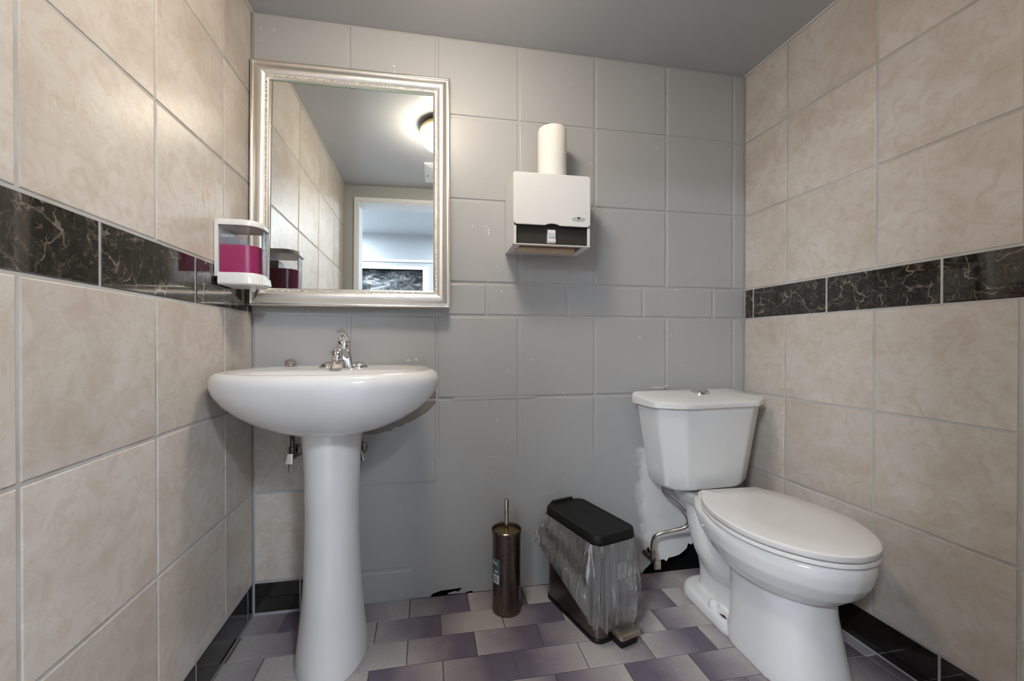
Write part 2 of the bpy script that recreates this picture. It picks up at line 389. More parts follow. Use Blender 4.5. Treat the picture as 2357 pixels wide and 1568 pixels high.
_tm = {}
def tile_mesh(w, h, mat, t=.007, bv=.0022, flat=False):
    key = (round(w, 4), round(h, 4), mat.name, flat)
    if mat is PAINT: bv = .0036
    if key in _tm: return _tm[key]
    x, z = w/2, h/2; b = .0003 if flat else bv
    m = MB(); ring = lambda X, Z, Y: [(-X, Y, -Z), (X, Y, -Z), (X, Y, Z), (-X, Y, Z)]
    m.loft([ring(x, z, t), ring(x, z, b), ring(x - b*.35, z - b*.35, b*.3), ring(x - b, z - b, 0)], cap0=False)
    _tm[key] = m.mesh('tile', mat); return _tm[key]
ROT = {'back': 0, 'left': -PI/2, 'right': PI/2}
def wall_tile(parent, side, a0, a1, z0, z1, mat, gap=.0068, trims=(1, 1, 1, 1), jit=.0006):
    """a0..a1 along the wall (x on the back wall, y on the side walls); trims: keep the joint at a0, a1, z0, z1"""
    g = gap / 2
    e = -.0045              # where there is no joint the piece runs on under its neighbour
    a0 += g if trims[0] else e; a1 -= g if trims[1] else e; z0 += g if trims[2] else e; z1 -= g if trims[3] else e
    w, h = a1 - a0, z1 - z0
    me = tile_mesh(w, h, mat, flat=(sum(trims) == 0))
    j = random.uniform(0, jit)
    c = ((a0+a1)/2, (z0+z1)/2)
    if side == 'back': loc = (c[0], j, c[1]); rz = 0
    elif side == 'left': loc = (-j, c[0], c[1]); rz = PI/2
    else: loc = (W + j, c[0], c[1]); rz = -PI/2
    return link('tile', me, parent, loc, (0, 0, rz))

# ------------------------------------------------------------------ the room shell
# floor
floor = MB().box(-.12, W+.12, YD-.12, .0, -.06, -.0035).build('floor', GROUTF)
tag(floor, 'floor of lilac and grey rectangular tiles in running bond', 'floor', kind='structure')
fw, fd, fg = .2055, .1025, .0028
ftm = {}
def floor_tile(x0, x1, y0, y1):
    x0 = max(x0, 0); x1 = min(x1, W)
    if x1 - x0 < .012: return
    w, d = x1 - x0 - fg, y1 - y0 - fg
    key = (round(w, 4), round(d, 4))
    if key not in ftm:
        m = MB(); r = lambda X, Y, Z: [(-X, -Y, Z), (X, -Y, Z), (X, Y, Z), (-X, Y, Z)]
        m.loft([r(w/2, d/2, -.008), r(w/2, d/2, -.0012), r(w/2-.0012, d/2-.0012, 0)], cap0=False)
        ftm[key] = m.mesh('tile', FLOORT)
    link('tile', ftm[key], floor, ((x0+x1)/2, (y0+y1)/2, random.uniform(-.0006, 0)), (0, 0, 0 if random.random() < .75 else PI))
for r in range(14):
    y1 = -fd * r; y0 = max(-fd * (r + 1), YD)
    off = (.5205 if r % 2 == 0 else .418)
    k = -4
    while off + fw*k < W:
        xa, xb = off + fw*k, min(off + fw*(k+1), W); k += 1
        if r >= 4 and xb > 1.854:                # narrow cut strip along the right wall
            floor_tile(xa, 1.854, y0, y1); floor_tile(max(xa, 1.854), xb, y0, y1)
        else: floor_tile(xa, xb, y0, y1)
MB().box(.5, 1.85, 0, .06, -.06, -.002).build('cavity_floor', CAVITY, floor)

# walls: a slab carrying the joints, every tile its own piece
wl = MB().box(-.12, -.0022, YD-.12, .12, -.05, H+.05).build('wall_left', GROUT)
tag(wl, 'left wall of cream stone tiles with black marble band', 'wall', kind='structure')
wr = MB().box(W+.0022, W+.12, YD-.12, .12, -.05, H+.05).build('wall_right', GROUT)
tag(wr, 'right wall of cream stone tiles behind the toilet', 'wall', kind='structure')
def edges(first, pitch, last):
    e = [0, first]
    while e[-1] - pitch > last + .02: e.append(e[-1] - pitch)
    e.append(last); return e
rows = [(ZB, ZD), (ZD, ZC), (ZC, ZAB), (ZAT, ZA), (ZA, ZBB), (ZBB, H)]
for wall, side, lo, up, acc, bas in ((wl, 'left', -.192, -.192, -.0335, -.0355), (wr, 'right', -.1946, -.2008, -.0435, -.043)):
    for i, (z0, z1) in enumerate(rows):
        e = edges(lo if i < 3 else up, S, YD)
        for a, b in zip(e, e[1:]): wall_tile(wall, side, b, a, z0, z1, TILE)
    for first, z0, z1, bm_ in ((acc, ZAB, ZAT, BLACK), (bas, 0, ZB, BLACKS)):
        e = edges(first, .3085, YD)
        for a, b in zip(e, e[1:]): wall_tile(wall, side, b, a, z0, z1, bm_, gap=.006)

wb = MB().box(0, .53, .0034, .12, -.05, H).box(.53, 1.85, .0034, .12, .13, H).box(1.85, W, .0022, .12, -.05, H).build('wall_back', PAINTP)
tag(wb, 'back wall of tiles painted over in grey', 'wall', kind='structure')
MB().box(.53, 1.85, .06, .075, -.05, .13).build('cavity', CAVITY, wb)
XE = [0, .3118, .6168, .9218, 1.2268, 1.5318, 1.8368, W]
PG = .0090
for z0, z1 in ((ZC, ZAB), (ZAT, ZA), (ZA, ZBB), (ZBB, H)):
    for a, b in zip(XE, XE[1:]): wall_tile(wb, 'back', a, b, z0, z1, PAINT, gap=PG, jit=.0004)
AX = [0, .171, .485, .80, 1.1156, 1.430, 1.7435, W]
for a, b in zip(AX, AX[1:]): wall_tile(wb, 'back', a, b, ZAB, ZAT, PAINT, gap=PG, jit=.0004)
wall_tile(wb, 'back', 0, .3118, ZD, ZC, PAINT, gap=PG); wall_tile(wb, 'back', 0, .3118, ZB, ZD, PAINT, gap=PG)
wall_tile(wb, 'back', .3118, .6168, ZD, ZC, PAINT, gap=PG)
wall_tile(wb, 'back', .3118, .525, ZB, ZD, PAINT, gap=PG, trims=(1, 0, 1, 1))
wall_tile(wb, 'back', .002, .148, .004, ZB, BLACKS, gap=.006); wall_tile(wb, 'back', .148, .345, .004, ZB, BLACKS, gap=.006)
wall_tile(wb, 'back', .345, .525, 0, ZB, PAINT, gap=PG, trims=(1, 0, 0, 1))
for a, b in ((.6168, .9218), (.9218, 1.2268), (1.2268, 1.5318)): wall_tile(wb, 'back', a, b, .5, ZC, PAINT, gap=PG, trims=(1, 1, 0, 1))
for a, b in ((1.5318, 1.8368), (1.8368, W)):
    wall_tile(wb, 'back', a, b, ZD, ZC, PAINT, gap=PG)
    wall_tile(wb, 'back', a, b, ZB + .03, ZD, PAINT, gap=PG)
# smooth skim coat with a torn gap along the floor
sk = [(.525, .0), (.592, .0), (.600, .010), (.632, .018), (.668, .019), (.71, .021), (.702, .012), (.694, .004), (.682, .008), (.655, .002), (.72, .0), (.727, .004), (.745, .006), (.748, .0)]
sk += [(1.43, .0), (1.425, .06), (1.41, .2), (1.405, .36), (1.395, .5), (.62, .5), (.62, ZD - .004), (.525, ZD - .004)]
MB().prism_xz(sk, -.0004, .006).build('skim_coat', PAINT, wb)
MB().prism_xz([(.675, ZC-.006), (.99, ZC-.004), (.985, ZC+.006), (.68, ZC+.007)], -.0002, .003).build('filled_joint', PAINT, wb)
pl = [(1.36, .5), (1.36, .56), (1.41, .56), (1.46, .56), (1.53, .5), (1.75, .45), (1.78, .12), (1.70, .13), (1.67, .10), (1.66, .112), (1.645, .098), (1.632, .105), (1.625, .085), (1.608, .072), (1.592, .062), (1.566, .056), (1.545, .054), (1.534, .040), (1.524, .049), (1.49, .048), (1.462, .035), (1.452, .026), (1.44, .018), (1.43, .004), (1.40, .02), (1.37, .2), (1.36, .36)]
MB().prism_xz(pl, -.0008, .008).build('bare_plaster', PLASTER, wb)
MB().prism_xz([(1.447, .10), (1.456, .105), (1.478, .045), (1.468, .03)], -.0012, .002).build('crack', CAVITY, wb)
CHIPS = [(.468, 1.909, .010, .007), (.469, 1.889, .005, .011), (.807, 1.345, .006, .008), (.807, 1.333, .004, .010), (1.482, .7435, .075, .005), (1.532, .749, .016, .005), (1.415, .947, .012, .006), (.515, .861, .020, .007), (.545, .864, .010, .010), (1.554, .953, .005, .006), (.020, 1.945, .006, .005), (.030, 1.985, .005, .005), (1.10, .40, .004, .004), (1.03, .35, .004, .005)]
for cx_, cz_, w_, h_ in CHIPS:
    pts = [(cx_ + w_*(.5 + .3*math.sin(7.1*q + cx_*90))*math.cos(q*PI/4), cz_ + h_*(.5 + .3*math.cos(5.3*q + cz_*70))*math.sin(q*PI/4)) for q in range(8)]
    MB().prism_xz(pts, -.0009, .001).build('paint_chip', STICKW, wb)
# door wall and door frame
DX0, DX1, DZ = .095, .875, 1.925
wf = MB().box(-.12, DX0-.012, YD-.115, YD, -.05, H+.02).box(DX1+.012, W+.12, YD-.115, YD, -.05, H+.02).box(DX0-.012, DX1+.012, YD-.115, YD, DZ+.012, H+.02).build('wall_front', DOORWALL)
tag(wf, 'grey painted wall with the doorway, seen in the mirror', 'wall', kind='structure')
d1 = empty('door_1', (0, 0, 0), 'white door frame around the open doorway, seen in the mirror', 'door'); d1['kind'] = 'structure'
for s_, (x0, x1, z0, z1) in (('jamb', (DX0-.012, DX0+.004, 0, DZ-.004)), ('jamb', (DX1-.004, DX1+.012, 0, DZ-.004)), ('head_jamb', (DX0-.012, DX1+.012, DZ-.004, DZ+.012))):
    MB().box(x0, x1, YD-.118, YD+.003, z0, z1).build(s_, TRIMW, d1)
for yy, sg in ((YD, 1), (YD-.115, -1)):
    for nm, (x0, x1, z0, z1) in (('casing', (DX0-.026, DX0-.004, 0, DZ+.004)), ('casing', (DX1+.004, DX1+.026, 0, DZ+.004)), ('head_casing', (DX0-.026, DX1+.026, DZ+.004, DZ+.028))):
        y0, y1 = sorted((yy + sg*.0005, yy + sg*.014)); o = MB().box(x0, x1, y0, y1, z0, z1).build(nm, TRIMW, d1)
cl = MB().box(-.12, W+.12, YD-.115, .12, H, H+.08).build('ceiling', CEILP)
tag(cl, 'grey painted bathroom ceiling', 'ceiling', kind='structure')
tr = MB()
for x0, x1 in ((0, .006), (W-.006, W)): tr.box(x0, x1, YD, 0, H-.006, H)
tr.build('caulk_line', CAULK, cl)
# hall behind the camera, seen through the doorway in the mirror
HY, HH = -3.0, 2.235
for nm, lb, ct, bx, mt in (('floor_hall', 'plain floor of the hall outside the door', 'floor', (-1.3, 3.2, HY-.1, YD-.115, -.06, 0), HALLF),
        ('ceiling_hall', 'white hall ceiling seen through the doorway in the mirror', 'ceiling', (-1.3, 3.2, HY-.1, YD-.115, HH, HH+.06), HALLW),
        ('wall_hall_left', 'left end wall of the hall', 'wall', (-1.4, -1.3, HY-.1, YD-.115, -.06, HH), HALLW),
        ('wall_hall_right', 'right end wall of the hall', 'wall', (3.2, 3.3, HY-.1, YD-.115, -.06, HH), HALLW)):
    tag(MB().box(*bx).build(nm, mt), lb, ct, kind='structure')
tag(MB().box(-1.3, 3.2, HY-.1, HY, -.06, .9).box(-1.3, -.42, HY-.1, HY, .9, HH).box(.45, 3.2, HY-.1, HY, .9, HH).box(-.42, .45, HY-.1, HY, 1.85, HH).build('wall_hall_far', HALLW), 'white far wall of the hall with a window', 'wall', kind='structure')
tag(MB().box(-1.3, DX0-.012, YD-.1155, YD-.115, 0, HH).box(DX1+.012, 3.2, YD-.1155, YD-.115, 0, HH).box(DX0-.012, DX1+.012, YD-.1155, YD-.115, DZ+.012, HH).build('wall_hall_near', HALLW), 'hall side of the wall with the doorway', 'wall', kind='structure')
tag(MB().box(-1.3, 3.2, HY, HY+.012, 1.93, 1.955).build('trim_1', TRIMW), 'thin white rail above the hall window, in the mirror', 'trim', kind='structure')
w1 = empty('window_1', (0, HY, 0), 'hall window with white casing and dark streaked glass, in the mirror', 'window'); w1['kind'] = 'structure'
MB().box(-.42, .45, -.06, -.05, .9, 1.85).build('pane', WINM, w1)
for x0, x1, z0, z1 in ((-.48, -.42, .84, 1.885), (.45, .515, .84, 1.885), (-.42, .45, 1.85, 1.885), (-.42, .45, .84, .9)):
    MB().box(x0, x1, -.06, .016, z0, z1).build('casing', TRIMW, w1)
for x, sz, lab in ((-.80, 1.0, 'unseen flat cool-white fill light added on the hall ceiling, left of the window'), (1.25, .5, 'unseen small cool-white fill light added on the hall ceiling, right of the window')):
    hl = empty('hall_fill_light', (x, -2.62, HH), lab, 'light', group='fill lights added in the hall')  # added to light the bathroom through the doorway, unseen in the mirror
    MB().box(-.30*sz-.02, .30*sz+.02, -.17, .17, -.03, 0).build('housing', TRIMW, hl)
    MB().box(-.30*sz, .30*sz, -.15, .15, -.034, -.031).build('diffuser', HALLM, hl)

# ------------------------------------------------------------------ ceiling lamp and vent
lp = empty('ceiling_lamp', (.640, -.600, H), 'round ceiling lamp with brass pan and glowing white dome, in the mirror', 'lamp')
MB().lathe([(.06, 0), (.085, 0), (.100, -.010), (.110, -.026), (.112, -.040), (.107, -.044), (.085, -.043)], n=48).build('pan', BRASS, lp, 35)
MB().lathe([(.098, -.041), (.108, -.050), (.109, -.062), (.102, -.082), (.085, -.100), (.058, -.112), (.029, -.1175), (.004, -.119)], n=48, cap0=False).build('glass_dome', LAMPM, lp, 60)
vt = empty('ceiling_vent', (.665, -1.112, H), 'square cream exhaust vent cover on the ceiling, in the mirror', 'vent')
fr = MB(); o, i_, d = .13, .085, .014
fr.loft([[(-o,-o,0),(o,-o,0),(o,o,0),(-o,o,0)], [(-o,-o,-d*.5),(o,-o,-d*.5),(o,o,-d*.5),(-o,o,-d*.5)], [(-i_-.01,-i_-.01,-d),(i_+.01,-i_-.01,-d),(i_+.01,i_+.01,-d),(-i_-.01,i_+.01,-d)], [(-i_,-i_,-d),(i_,-i_,-d),(i_,i_,-d),(-i_,i_,-d)], [(-i_,-i_,-.002),(i_,-i_,-.002),(i_,i_,-.002),(-i_,i_,-.002)]])
fr.build('frame', WPLAS, vt)
for k in range(11):
    y = -.078 + k*.0156
    MB().box(-i_, i_, y-.0045, y+.0045, -d+.001, -d+.004).build('slat', WPLAS, vt)
MB().lathe([(.004, -d*.8), (.004, -d-.001)], (-.112, -.02, 0), 10).build('screw', DARKM, vt)

# ------------------------------------------------------------------ mirror
MX0, MX1, MZ0, MZ1 = .003, .663, 1.047, 1.869
mc = (MX0 + MX1) / 2; mw = (MX1 - MX0) / 2; mh = MZ1 - MZ0
mr = empty('wall_mirror', (mc, -.0255, MZ0), 'rectangular mirror in champagne-silver beaded frame leaning on the back wall', 'mirror', rot=(-.024, 0, -.017))
prof = [(0, 0), (0, .017), (.002, .020), (.005, .021), (.0075, .0195), (.009, .0165), (.012, .0165), (.018, .0225), (.026, .0265), (.034, .0270), (.041, .0240), (.0455, .0185), (.047, .0165), (.0525, .0165), (.054, .0170), (.059, .0130), (.0600, .0105), (.0600, .004)]
def rail(nm, L, mat, smooth=40):
    """frame side of length L along local x, outer edge at z=0, inner edge at z=.06, mitred ends"""
    m = MB(); m.loft([[(-L/2 + s, -h, s) for s, h in prof], [(L/2 - s, -h, s) for s, h in prof]])
    return m
def beads(L):
    m = MB(); n = int((L - .1) / .0062); r = .0026
    st = (L - .1) / n
    for k in range(n + 1):
        c = (-L/2 + .05 + st*k, -.0178, .0498)
        m.add([(c[0]+r, c[1], c[2]), (c[0]-r, c[1], c[2]), (c[0], c[1], c[2]+r), (c[0], c[1], c[2]-r), (c[0], c[1]-r, c[2]),
               (c[0]+r*.6, c[1]-r*.55, c[2]+r*.6), (c[0]-r*.6, c[1]-r*.55, c[2]+r*.6), (c[0]-r*.6, c[1]-r*.55, c[2]-r*.6), (c[0]+r*.6, c[1]-r*.55, c[2]-r*.6)],
              [(4, 5, 2, 6), (4, 6, 1, 7), (4, 7, 3, 8), (4, 8, 0, 5)])
    return m
for nm, L, loc, rot in (('frame_rail', 2*mw, (0, 0, 0), (0, 0, 0)), ('frame_rail', 2*mw, (0, 0, mh), (0, PI, 0)),
                        ('frame_rail', mh, (-mw, 0, mh/2), (0, PI/2, 0)), ('frame_rail', mh, (mw, 0, mh/2), (0, -PI/2, 0))):
    o = rail(nm, L, RIB).build(nm, RIB, mr, 50, loc, rot)
    b = beads(L).build('bead_trim', CHAMP, o, 60); b['kind'] = 'stuff'
    MB().loft([[(-L/2 + s, -h, s) for s, h in ((-.0004, .004), (-.0004, .0175), (.002, .0206), (.005, .0216), (.008, .0198), (.0085, .017))], [(L/2 - s, -h, s) for s, h in ((-.0004, .004), (-.0004, .0175), (.002, .0206), (.005, .0216), (.008, .0198), (.0085, .017))]]).build('outer_lip', CHAMP, o, 50)
MB().box(-mw+.052, mw-.052, -.0085, -.003, .052, mh-.052).build('glass', MIRROR, mr)
MB().box(-mw+.0600, mw-.0600, -.0100, -.0086, mh-.0626, mh-.0600).build('glass_edge', GLASSEDGE, mr)
MB().box(-mw+.02, mw-.02, -.003, .0005, .02, mh-.02).build('backing', KRAFTD, mr)

# ------------------------------------------------------------------ soap dispenser on the left wall
sd = empty('soap_dispenser', (0.0012, -.192, 1.088), 'white soap dispenser with clear tank of pink soap beside the mirror', 'soap dispenser')
def dpl(x, hy, r, z, x0=.006, n=8):            # D-shaped plan: flat at the wall, rounded front
    out = [(x0, hy, z), (x0, -hy, z)]
    for i in range(n+1):
        a = -PI/2 + PI/2*i/n; out.append((x - r + r*math.cos(a), -hy + r*.9 + r*.9*math.sin(a), z))
    for i in range(n+1):
        a = PI/2*i/n; out.append((x - r + r*math.cos(a), hy - r*.9 + r*.9*math.sin(a), z))
    return out
MB().loft([[(0, -.06, .022), (.0085, -.06, .022), (.0085, .06, .022), (0, .06, .022)], [(0, -.06, .178), (.0085, -.06, .178), (.0085, .06, .178), (0, .06, .178)]]).build('back_plate', WPLAS, sd)
MB().loft([dpl(.108, .0545, .045, .034), dpl(.110, .056, .045, .028), dpl(.113, .057, .045, .004), dpl(.108, .054, .043, 0)]).build('base', WPLAS, sd, 35)
MB().loft([[(.107, -.022, .004), (.119, -.02, .004), (.119, .02, .004), (.107, .022, .004)], [(.104, -.022, .026), (.116, -.02, .024), (.116, .02, .024), (.104, .022, .026)]]).build('push_bar', WPLAS, sd)
MB().loft([dpl(.106, .0535, .044, .034, .008), dpl(.106, .0535, .044, .166, .008)], cap0=False, cap1=False).build('tank', TANKCL, sd, 50)
MB().loft([dpl(.1035, .0512, .042, .0345, .0105), dpl(.1035, .0512, .042, .112, .0105)]).build('pink_liquid', PINK, sd, 50)
MB().box(.0095, .045, -.012, .042, .06, .142).build('pump_housing', EMBS, sd)
MB().loft([dpl(.112, .0575, .046, .166), dpl(.113, .058, .046, .171), dpl(.110, .056, .046, .182), dpl(.1, .05, .044, .1845)]).build('lid', WPLAS, sd, 35)
MB().lathe([(.006, -.014), (.008, 0)], (.075, 0, 0), 14).build('nozzle', WPLAS, sd, 50)

# ------------------------------------------------------------------ paper towel dispenser and roll
pd = empty('paper_towel_dispenser', (1.006, -.0008, 1.258), 'white metal paper towel dispenser with black slot on the grey wall', 'towel dispenser')
hw, dp, ht = .1365, .150, .247
MB().box(-hw, -hw+.002, -dp+.004, 0, 0, ht-.004).build('side_panel', WHITE, pd)
MB().box(hw-.002, hw, -dp+.004, 0, 0, ht-.004).build('side_panel', WHITE, pd)
MB().box(-hw, hw, -.002, 0, 0, ht-.004).build('back_panel', WHITE, pd)
cv = MB(); z0 = .070
lip = [(-hw-.001, z0), (-.024, z0), (-.018, z0+.004), (-.006, z0+.0065), (.006, z0+.0065), (.018, z0+.004), (.024, z0), (hw+.001, z0)]
cv.prism_xz([(-hw-.001, z0+.008), (-hw+.007, z0), (-.026, z0), (-.018, z0+.004), (-.006, z0+.0062), (.006, z0+.0062), (.018, z0+.004), (.026, z0), (hw-.007, z0), (hw+.001, z0+.008), (hw+.001, ht-.007), (hw-.006, ht), (-hw+.006, ht), (-hw-.001, ht-.007)], -dp-.001, -dp+.006)
cv.box(-hw, hw, -dp+.004, 0, ht-.0045, ht-.0005)
cvo = cv.build('cover', WHITE, pd)
bvm = cvo.modifiers.new('bevel', 'BEVEL'); bvm.width = .002; bvm.segments = 3
MB().box(-hw+.002, hw-.002, -dp+.018, -dp+.020, .004, .085).build('inner_plate', BLKV, pd)
for s in (-1, 1):
    a, b = sorted((s*hw, s*(hw-.009)))
    MB().box(a, b, -dp+.002, -dp+.006, .006, .066).build('side_lip', WHITE, pd)
MB().loft([[(-hw, -dp, .0015), (-hw, -dp, .0045), (-hw, -dp+.018, .0045), (-hw, -dp+.018, .0015)], [(hw, -dp, .0015), (hw, -dp, .0045), (hw, -dp+.018, .0045), (hw, -dp+.018, .0015)]]).build('front_rail', WHITE, pd)
for s in (-1, 1):                               # sloped bottom flaps left and right
    x0, x1 = s*hw, s*(hw-.024)
    MB().loft([[(x0, -dp+.004, 0), (x1, -dp+.01, .001), (x1, -.03, -.001), (x0, -.004, -.002)], [(x0, -dp+.004, .002), (x1, -dp+.01, .003), (x1, -.03, .001), (x0, -.004, 0)]]).build('bottom_flap', WHITE, pd)
MB().loft([[(-.014, -dp+.017, .060), (.014, -dp+.017, .060), (.0155, -dp+.017, .012), (-.0155, -dp+.017, .012)], [(-.0125, -dp+.008, .057), (.0125, -dp+.008, .057), (.014, -dp+.006, .016), (-.014, -dp+.006, .016)]]).build('latch', WHITE, pd)
MB().box(-.0115, .0115, -dp+.0045, -dp+.0065, .030, .046).build('latch_window', EMBL, pd)
MB().box(-hw+.022, hw-.042, -dp+.035, -.02, .002, .06).build('towel_stack', KRAFTD, pd)
MB().loft([[(-hw+.022, -dp+.045, -.001), (-hw+.022, -.04, -.003), (-hw+.022, -.04, .002), (-hw+.022, -dp+.045, .002)], [(hw-.040, -dp+.045, -.003), (hw-.040, -.045, -.006), (hw-.04, -.045, .002), (hw-.04, -dp+.045, .002)]]).build('paper_towel', KRAFT, pd)
MB().loft([[(-hw+.022, -dp+.046, .0), (-hw+.022, -dp+.044, .0), (-hw+.022, -dp+.050, -.014), (-hw+.022, -dp+.052, -.014)], [(hw-.040, -dp+.046, -.002), (hw-.040, -dp+.044, -.002), (hw-.040, -dp+.050, -.017), (hw-.040, -dp+.052, -.017)]]).build('hanging_towel', KRAFT, pd)
em = MB().prism_xz([(.094 + .0245*math.cos(2*PI*i/28), z0+.0255 + .0078*math.sin(2*PI*i/28)) for i in range(28)], -dp-.0016, -dp-.0008).build('emblem', EMBS, pd)
MB().prism_xz([(.0885, z0+.0325), (.0995, z0+.0325), (.094, z0+.0235)], -dp-.0022, -dp-.0017).build('triangle', INK, em)
def text_mesh(s, size, mat, name, font_bold=False, ext=.0001):
    cu = bpy.data.curves.new(name, 'FONT'); cu.body = s; cu.size = size; cu.align_x = 'CENTER'; cu.align_y = 'CENTER'; cu.extrude = ext; cu.resolution_u = 3
    if font_bold: cu.offset = size*.02
    ob = bpy.data.objects.new(name, cu); COL.objects.link(ob)
    dg = bpy.context.evaluated_depsgraph_get(); me = bpy.data.meshes.new_from_object(ob.evaluated_get(dg))
    bpy.data.objects.remove(ob); bpy.data.curves.remove(cu)
    me.materials.clear(); me.materials.append(mat); return me
link('lettering', text_mesh('FROST', .0105, EMBL, 'lettering', True), em, (.094, -dp-.0017, z0+.0240), (PI/2, 0, 0))

pr = empty('paper_roll', (1.026, -.082, 1.505), 'white paper towel roll standing on top of the towel dispenser', 'paper roll')
MB().lathe([(.020, 0), (.0505, 0), (.0515, .003), (.0515, .182), (.0500, .185), (.020, .185)], n=48, cap0=False, cap1=False).build('paper', PAPERW, pr, 40)
MB().lathe([(.019, 0), (.0205, 0), (.0205, .185), (.019, .185)], n=24, cap0=False, cap1=False).build('core_tube', KRAFT, pr, 40)

# ------------------------------------------------------------------ pedestal wash basin
sx, sy = .313, -.285
sk_ = empty('pedestal_sink', (sx, sy, 0), 'white porcelain pedestal sink with chrome tap under the mirror', 'sink')
def plan(ax, bf, bb, z, cy=0, e=.62, n=72, cx=0):
    out = []
    for i in range(n):
        a = 2*PI*i/n; c, s = math.cos(a), math.sin(a)
        if s <= 0: out.append((cx + ax*c, cy + bf*s, z))
        else:
            q = (1-e)*abs(math.sin(a)); ee = 1 - (1-e)*min(1, s*3)
            out.append((cx + ax*math.copysign(abs(c)**ee, c), cy + bb*s**ee, z))
    return out
ba = MB()
ba.loft([plan(.078, .055, .085, .672, .0), plan(.092, .066, .10, .6735), plan(.120, .086, .125, .679), plan(.160, .112, .165, .692), plan(.203, .140, .205, .711), plan(.243, .165, .24, .736),
         plan(.274, .186, .262, .763), plan(.293, .199, .275, .790), plan(.3005, .205, .280, .812), plan(.300, .2045, .2815, .826), plan(.2945, .200, .2815, .838), plan(.284, .191, .279, .8455), plan(.272, .180, .274, .8475),
         plan(.258, .168, .262, .8455), plan(.245, .158, .12, .842, -.005), plan(.235, .150, .095, .838, -.01), plan(.222, .14, .085, .825, -.012), plan(.19, .118, .07, .775, -.02), plan(.13, .08, .05, .735, -.025), plan(.05, .03, .03, .722, -.025)], cap0=True, cap1=True)
ba.build('basin', PORC, sk_, 50)
MB().lathe([(.022, .7225), (.022, .7245), (.016, .7245), (.012, .7225)], (0, -.025, 0), 24).build('drain', CHROME, sk_, 40)
# pedestal: an open-backed shell
def ushell(h, d, z, cy, n=30, t=.016, cx=-.012):
    o = [(cx + h*math.cos(PI + PI*i/n), cy + d*math.sin(PI + PI*i/n), z) for i in range(n+1)]
    q = [(cx + (h-t)*math.cos(PI*2 - PI*i/n), cy + (d-t)*math.sin(PI*2 - PI*i/n), z) for i in range(n+1)]
    return o + q
ps = MB(); R_ = []
for z, h, d, cy in ((0, .099, .150, .078), (.012, .0995, .151, .078), (.05, .097, .143, .078), (.10, .0915, .132, .078), (.18, .084, .118, .078), (.27, .0785, .108, .078), (.36, .0755, .104, .078), (.45, .0755, .104, .078), (.54, .0775, .107, .078), (.61, .081, .112, .078), (.655, .0845, .117, .078), (.676, .086, .120, .078)):
    R_.append(ushell(h, d, z, cy))
ps.loft(R_).build('pedestal', PORC, sk_, 45)
# tap
fx, fy, fz = -.002, .195, .838
tp = MB()
tp.ellipsoid((fx-.042, fy, fz+.001), (.037, .029, .026), 24, 12, zmin=-.2)
tp.ellipsoid((fx+.042, fy, fz+.001), (.037, .029, .026), 24, 12, zmin=-.2)
tp.loft([rrect(fx, fy-.006, .038, .032, .006, fz-.003), rrect(fx, fy-.003, .034, .029, .007, fz+.014), rrect(fx, fy+.001, .029, .026, .008, fz+.032), rrect(fx, fy+.004, .0255, .0235, .010, fz+.052), rrect(fx, fy+.006, .024, .0225, .012, fz+.066)])
tpo = tp.build('tap', CHROME, sk_, 50)
spt = catmull([(fx, fy+.004, fz+.040), (fx, fy-.03, fz+.0475), (fx, fy-.065, fz+.054), (fx, fy-.092, fz+.0545), (fx, fy-.103, fz+.046), (fx, fy-.104, fz+.034)], 6)
ns = len(spt); MB().tube(spt, [.0225 - .0060*min(1, i/(ns*.55)) for i in range(ns)], 20).build('spout', CHROME, tpo, 60)
MB().lathe([(.0150, .035), (.0155, .031), (.0140, .022), (.0110, .022), (.0110, .028)], (fx, fy-.104, fz-.0), 20, cap0=False).build('aerator', NICKEL, tpo, 40)
hd = MB(); hd.lathe([(.0225, .066), (.0235, .074), (.022, .088), (.016, .099), (.006, .103)], (fx, fy+.006, fz), 24)
lv = catmull([(fx, fy+.014, fz+.088), (fx, fy-.004, fz+.103), (fx, fy-.024, fz+.115), (fx, fy-.044, fz+.124), (fx, fy-.052, fz+.124)], 5)
rr = []
for i, p in enumerate(lv):
    t = i / (len(lv)-1); w = .023 - .014*min(1, t*1.3) + .005*max(0, t-.7)/.3; hgt = .013 - .006*t
    rr.append([(p[0] + w*math.cos(2*PI*j/16), p[1] + hgt*.5*math.sin(2*PI*j/16), p[2] + hgt*math.sin(2*PI*j/16)) for j in range(16)])
hd.loft(rr); hd.build('lever', CHROME, tpo, 60)

rs = empty('round_stopper', (.128, -.030, .8475), 'small grey-brown rounded disc lying on the back rim of the sink', 'stopper', rot=(.5, .1, .4))
MB().ellipsoid((0, 0, .012), (.0175, .0165, .0095), 24, 12).build('disc', SOAPG, rs, 60)
MB().tube([(.0172*math.cos(2*PI*i/24), .0162*math.sin(2*PI*i/24), .0105) for i in range(25)], .0016, 8).build('rim', NICKEL, rs, 60)

